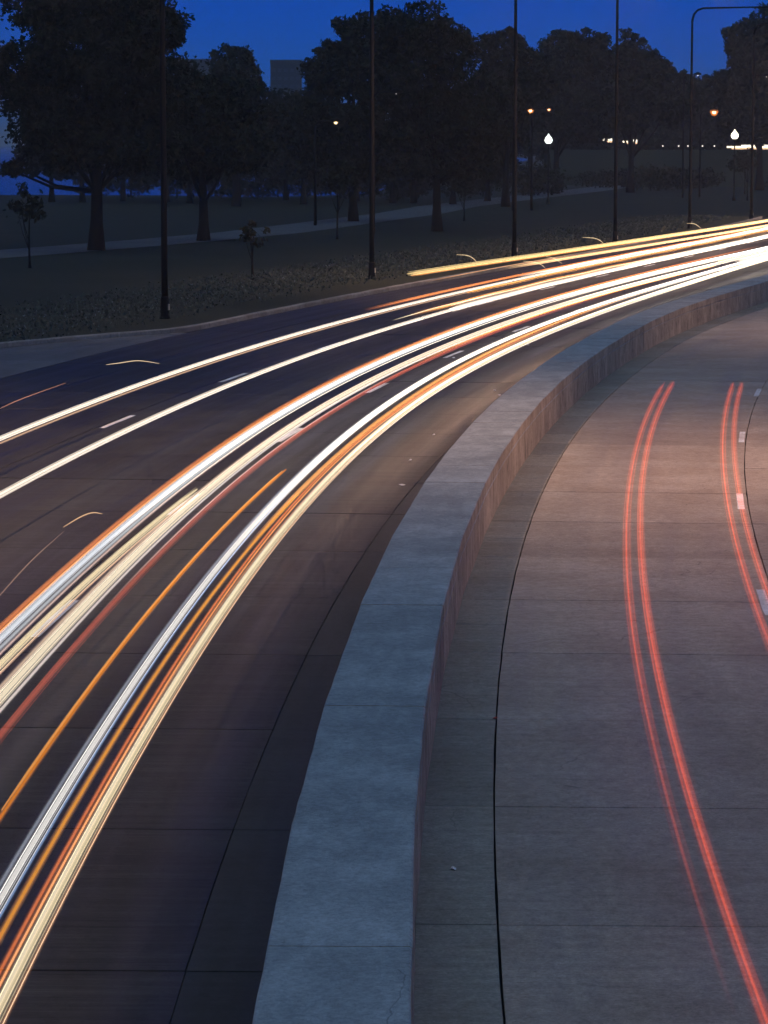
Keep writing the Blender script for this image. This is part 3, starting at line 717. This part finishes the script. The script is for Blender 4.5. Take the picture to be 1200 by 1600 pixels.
# slender young trees on the lawn
for x, y, h, lab in ((-18.0, 150, 4.6, 'slender young tree left of the thick trunk at the left'), (-6.1, 137, 3.0, 'slender young tree between the thick trunk and the lamp post'),
                     (-3.1, 196, 6.0, 'slim two-stemmed tree left of the second street lamp'), (6.6, 243, 4.4, 'small spreading tree in front of the path'),
                     (40.5, 330, 6.4, 'short spreading tree left of the curved lamp post'), (45.3, 372, 6.2, 'short thin tree below the white star-bright lamp')):
    r2 = random.Random(x); bl = [(x, h*.72, h*.22, h*.2), (x+r2.uniform(-.6, .6), h*.62, h*.25, h*.14)]
    tree(x, y, bl, lab, int(abs(x)*10), 2, .07, 55, .15, 'young trees on the lawn', 'young_tree')
for i, (x, y, wd, h) in enumerate(((36, 400, 5, 3.4), (44, 420, 4, 3.0), (31, 425, 4.5, 2.6), (55, 400, 4, 3), (-34, 345, 2.6, 4.2), (-29.5, 345, 3.0, 5.4), (-24, 343, 3.6, 6.0), (-19, 346, 3.6, 5.4), (-14.5, 340, 3.6, 6.0), (-9, 340, 4.0, 5.2), (-4, 342, 3.8, 5.6), (1.5, 332, 4, 4.2), (9, 345, 4.5, 4.4), (17, 362, 5, 4.4))):
    rs = np.random.default_rng(70+i); root = empty('shrub', (x, y, -.06)); tag(root, 'dark rounded shrub under the far row of trees', 'shrub', 'shrubs under the far trees')
    MB().tube([(0, 0, 0), (.1, 0, h*.4), (.3, 0, h*.7)], [.12, .08, .03], 6).build('stem', M_BARK, root)
    quads_obj('foliage', leaf_quads([(0, h*.5, wd, h*.5, 0), (wd*.5, h*.45, wd*.6, h*.45, .5)], 55, .22, rs), M_LEAF[i % 3], root)

# flowering ground cover on the verge
rs = np.random.default_rng(5)
def cover(n, lo, hi, size, zmax, mat, name, label):
    s = rs.uniform(60, 240, n); t = rs.uniform(0, 1, n); t = np.where(rs.uniform(0, 1, n) < .5, t*.6+.2, t)
    off = lo + (hi-lo)*t
    off = np.minimum(off, np.interp(s, [60, 80, 90], [-24.5, -18.5, -17.2]))
    x = np.interp(s, _S, _x); y = np.interp(s, _S, _y); h = np.interp(s, _S, _h)
    p = np.stack([x+off*np.cos(h), y-off*np.sin(h), rs.uniform(0, 1, n)**1.4*zmax], 1)
    a = rs.normal(0, 1, (n, 3)); a[:, 2] = np.abs(a[:, 2])+.3; a /= np.linalg.norm(a, axis=1)[:, None]
    b = np.cross(a, rs.normal(0, 1, (n, 3))); b /= np.linalg.norm(b, axis=1)[:, None]
    L = (size*rs.uniform(.4, 1.3, n))[:, None]
    o = quads_obj(name, np.stack([p-a*L*.3, p+b*L*.4, p+a*L, p-b*L*.4], 1), mat); tag(o, label, name.replace('_', ' '), kind='stuff')
cover(22000, -18.4, -27, .10, .20, plain('cover_leaf', (.085, .10, .08), .8, spec=.2), 'ground_cover', 'low leafy ground cover on the grass verge behind the kerb')
cover(4200, -18.8, -26, .05, .24, plain('blossom', (.26, .29, .28), .8, spec=.2), 'blossoms', 'tiny pale blossoms scattered over the verge planting')

# ------------------------------------------------------------------ lamps in the park and far lights
def globe_lamp(x, y, h, label, col, st, r=.3, name='park_lamp', group=None):
    root = empty(name, (x, y, -.06)); tag(root, label, 'lamp', group)
    MB().lathe((0, 0, 0), [(0, 0), (.22, 0), (.2, .25), (.09, .6), (.07, h-r*1.4), (0, h-r*1.4)], 10).build('post', M_STEEL, root, True)
    mb = MB().lathe((0, 0, h-r*1.4), [(0, 0), (r*.55, .02), (r*.95, r*.55), (r, r), (r*.8, r*1.5), (r*.4, r*1.9), (r*.12, r*2.4), (0, r*2.6)], 14)
    mesh_obj('globe', mb.v, mb.f, glow_mat(col, st), root, smooth=True, attr=[1.0]*len(mb.v))
    MB().lathe((0, 0, h-r*1.5), [(0, 0), (r*.62, 0), (r*.62, r*.12), (0, r*.12)], 10).build('collar', M_STEEL, root)
globe_lamp(17.3, 312, 6.88, 'white glowing acorn globe lamp on a post beside the path', (.92, 1, .95), 1.6, .42)
globe_lamp(39.0, 330, 7.4, 'bright warm-white globe lamp near the right edge', (1, .92, .72), 3.0, .42)
def sodium(x, y, h, label, col, st, r, arm=1.6, name='distant_lamp'):
    root = empty(name, (x-arm, y, -.06)); tag(root, label, 'street lamp')
    MB().tube([(0, 0, 0), (0, 0, h*.6), (0, 0, h-.3), (.3, 0, h+.1), (arm, 0, h+.15)], [.13, .1, .08, .06, .05], 8).build('post', M_STEEL, root, True)
    hd = MB().tube([(arm-.4, 0, h+.15), (arm, 0, h+.22), (arm+.4, 0, h+.15)], [.08, .2, .08], 8).build('lamp_head', M_STEEL, root, True)
    mb = MB().lathe((arm, 0, h), [(0, -r), (r*.6, -r*.75), (r, 0), (r*.8, r*.5), (0, r*.55)], 12)
    k = len(mb.v); mb.lathe((arm, 0, h), [(0, -r*.5), (r*.35, -r*.4), (r*.5, 0), (r*.4, r*.2), (0, r*.25)], 10)
    o_ = mesh_obj('lens', mb.v, mb.f, glow_mat(col, st*.30), hd, smooth=True, attr=[1.0]*k + [4.0]*(len(mb.v)-k))
    o_.data.materials.append(glow_mat((1, .72, .42), st*.30)); o_.data.polygons.foreach_set('material_index', [0]*48 + [1]*(len(o_.data.polygons)-48))
sodium(38.9, 350, 10.0, 'brightest orange street lamp under the curved lamp arm', (1, .26, .04), 2.2, .50)
sodium(13.8, 280, 9.4, 'orange street lamp above and left of the acorn globe lamp', (1, .30, .06), 2.2, .34)
sodium(15.6, 281, 9.5, 'small orange street lamp straight above the acorn globe lamp', (1, .30, .07), 2.0, .20)
sodium(-3.7, 228, 7.9, 'yellowish lamp glimpsed through the crown of the lacy tree', (1, .75, .38), 2.2, .18)
sodium(.85, 208, 9.75, 'tiny white lamp in the crown of the double-domed tree', (.9, .95, 1), 1.6, .05)  # this and the next two: far building lights on added posts
sodium(36.6, 347, 14.2, 'tiny white lamp left of the curved lamp post, high up', (1, .95, .9), 2, .1)
sodium(45.5, 354, 14.2, 'tiny white lamp at the right edge in the corner tree', (1, .95, .9), 1.2, .08)
def far_trail(x0, x1, y, z, r, label):
    o_ = empty('far_light_trail', ((x0+x1)/2, y, 5.3)); tag(o_, label, 'light trail', 'light trails on the far road')
    for k, (dz, c, st) in enumerate(((0, (1, .85, .62), 1.6), (-.22, (1, .6, .34), 1.0), (.2, (1, .9, .75), 1.2))):
        d = random.Random(k+x0).uniform(0, 1.2)
        mb = MB().tube([(x0-(x0+x1)/2+d*k, 0, z-5.3+dz), (0, 0, z-5.3+dz), ((x1-x0)/2, 0, z-5.3+dz)], r, 8)
        mesh_obj('strand', mb.v, mb.f, glow_mat(c, st), o_, smooth=True, attr=[1.0]*len(mb.v))
far_trail(36.2, 38.4, 450, 6.55, .13, 'short far light trail behind the third street lamp')
far_trail(33.2, 34.6, 450, 6.75, .10, 'shortest far light trail left of the street lamp')
far_trail(52.0, 78, 450, 5.75, .14, 'long far light trail at the right edge beyond the park')
for i, x in enumerate((42.2, 44.6, 46.0, 48.2, 50.0)):
    o_ = mesh_obj('far_light', *(lambda m: (m.v, m.f))(MB().lathe((0, 0, 0), [(0, -.12), (.1, -.06), (.13, 0), (.1, .07), (0, .12)], 8)), glow_mat((1, .9, .75), 1.4), None, attr=[1.0]*40)
    o_.location = (x, 449, 5.9); tag(o_, 'tiny point of light in the row between two far light trails', 'light', 'row of tiny far lights')

# ------------------------------------------------------------------ distant blocks beyond the lake shore
M_BLD = plain('far_facade', (.015, .015, .018), .9); M_WIN = plain('far_window', (.03, .035, .05), .3)
def block(x, y, wd, dp, h, label, roof=0):
    root = empty('apartment_block', (x, y, -.06)); tag(root, label, 'building')
    MB().box((0, 0, h/2), (wd, dp, h)).build('wall', M_BLD, root)
    MB().box((0, 0, h+.6), (wd*1.02, dp*1.02, 1.2)).build('parapet', M_BLD, root)
    if roof: MB().box((wd*.1, 0, h+3), (wd*.4, dp*.5, 4)).build('plant_room', M_BLD, root)
    for i in range(5):
        for j in range(8): MB().box((-wd/2+wd*(i+.5)/5, -dp/2-.1, h-3-j*3.2), (wd*.12, .2, 1.4)).build('window', M_WIN, root)
block(-39.4, 1200, 12.4, 12, 38.6, 'distant block on the skyline between round tree and lacy tree')
block(-76, 1190, 15, 12, 38.6, 'distant low block on the skyline beside the huge corner tree', 0)

# ------------------------------------------------------------------ evening haze over the lakeside
HZ = 0.00029
def haze_box(d):
    m = bpy.data.materials.new('haze'); m.use_nodes = True; t = m.node_tree; t.nodes.clear()
    out = N(t, 'ShaderNodeOutputMaterial'); v = N(t, 'ShaderNodeVolumePrincipled')
    v.inputs['Color'].default_value = (.9, .9, .9, 1); v.inputs['Density'].default_value = d
    t.links.new(v.outputs[0], out.inputs['Volume'])
    o = MB().box((0, 6800, 22.0), (18040, 14440, 47)).build('haze', m); tag(o, kind='stuff')
haze_box(HZ)
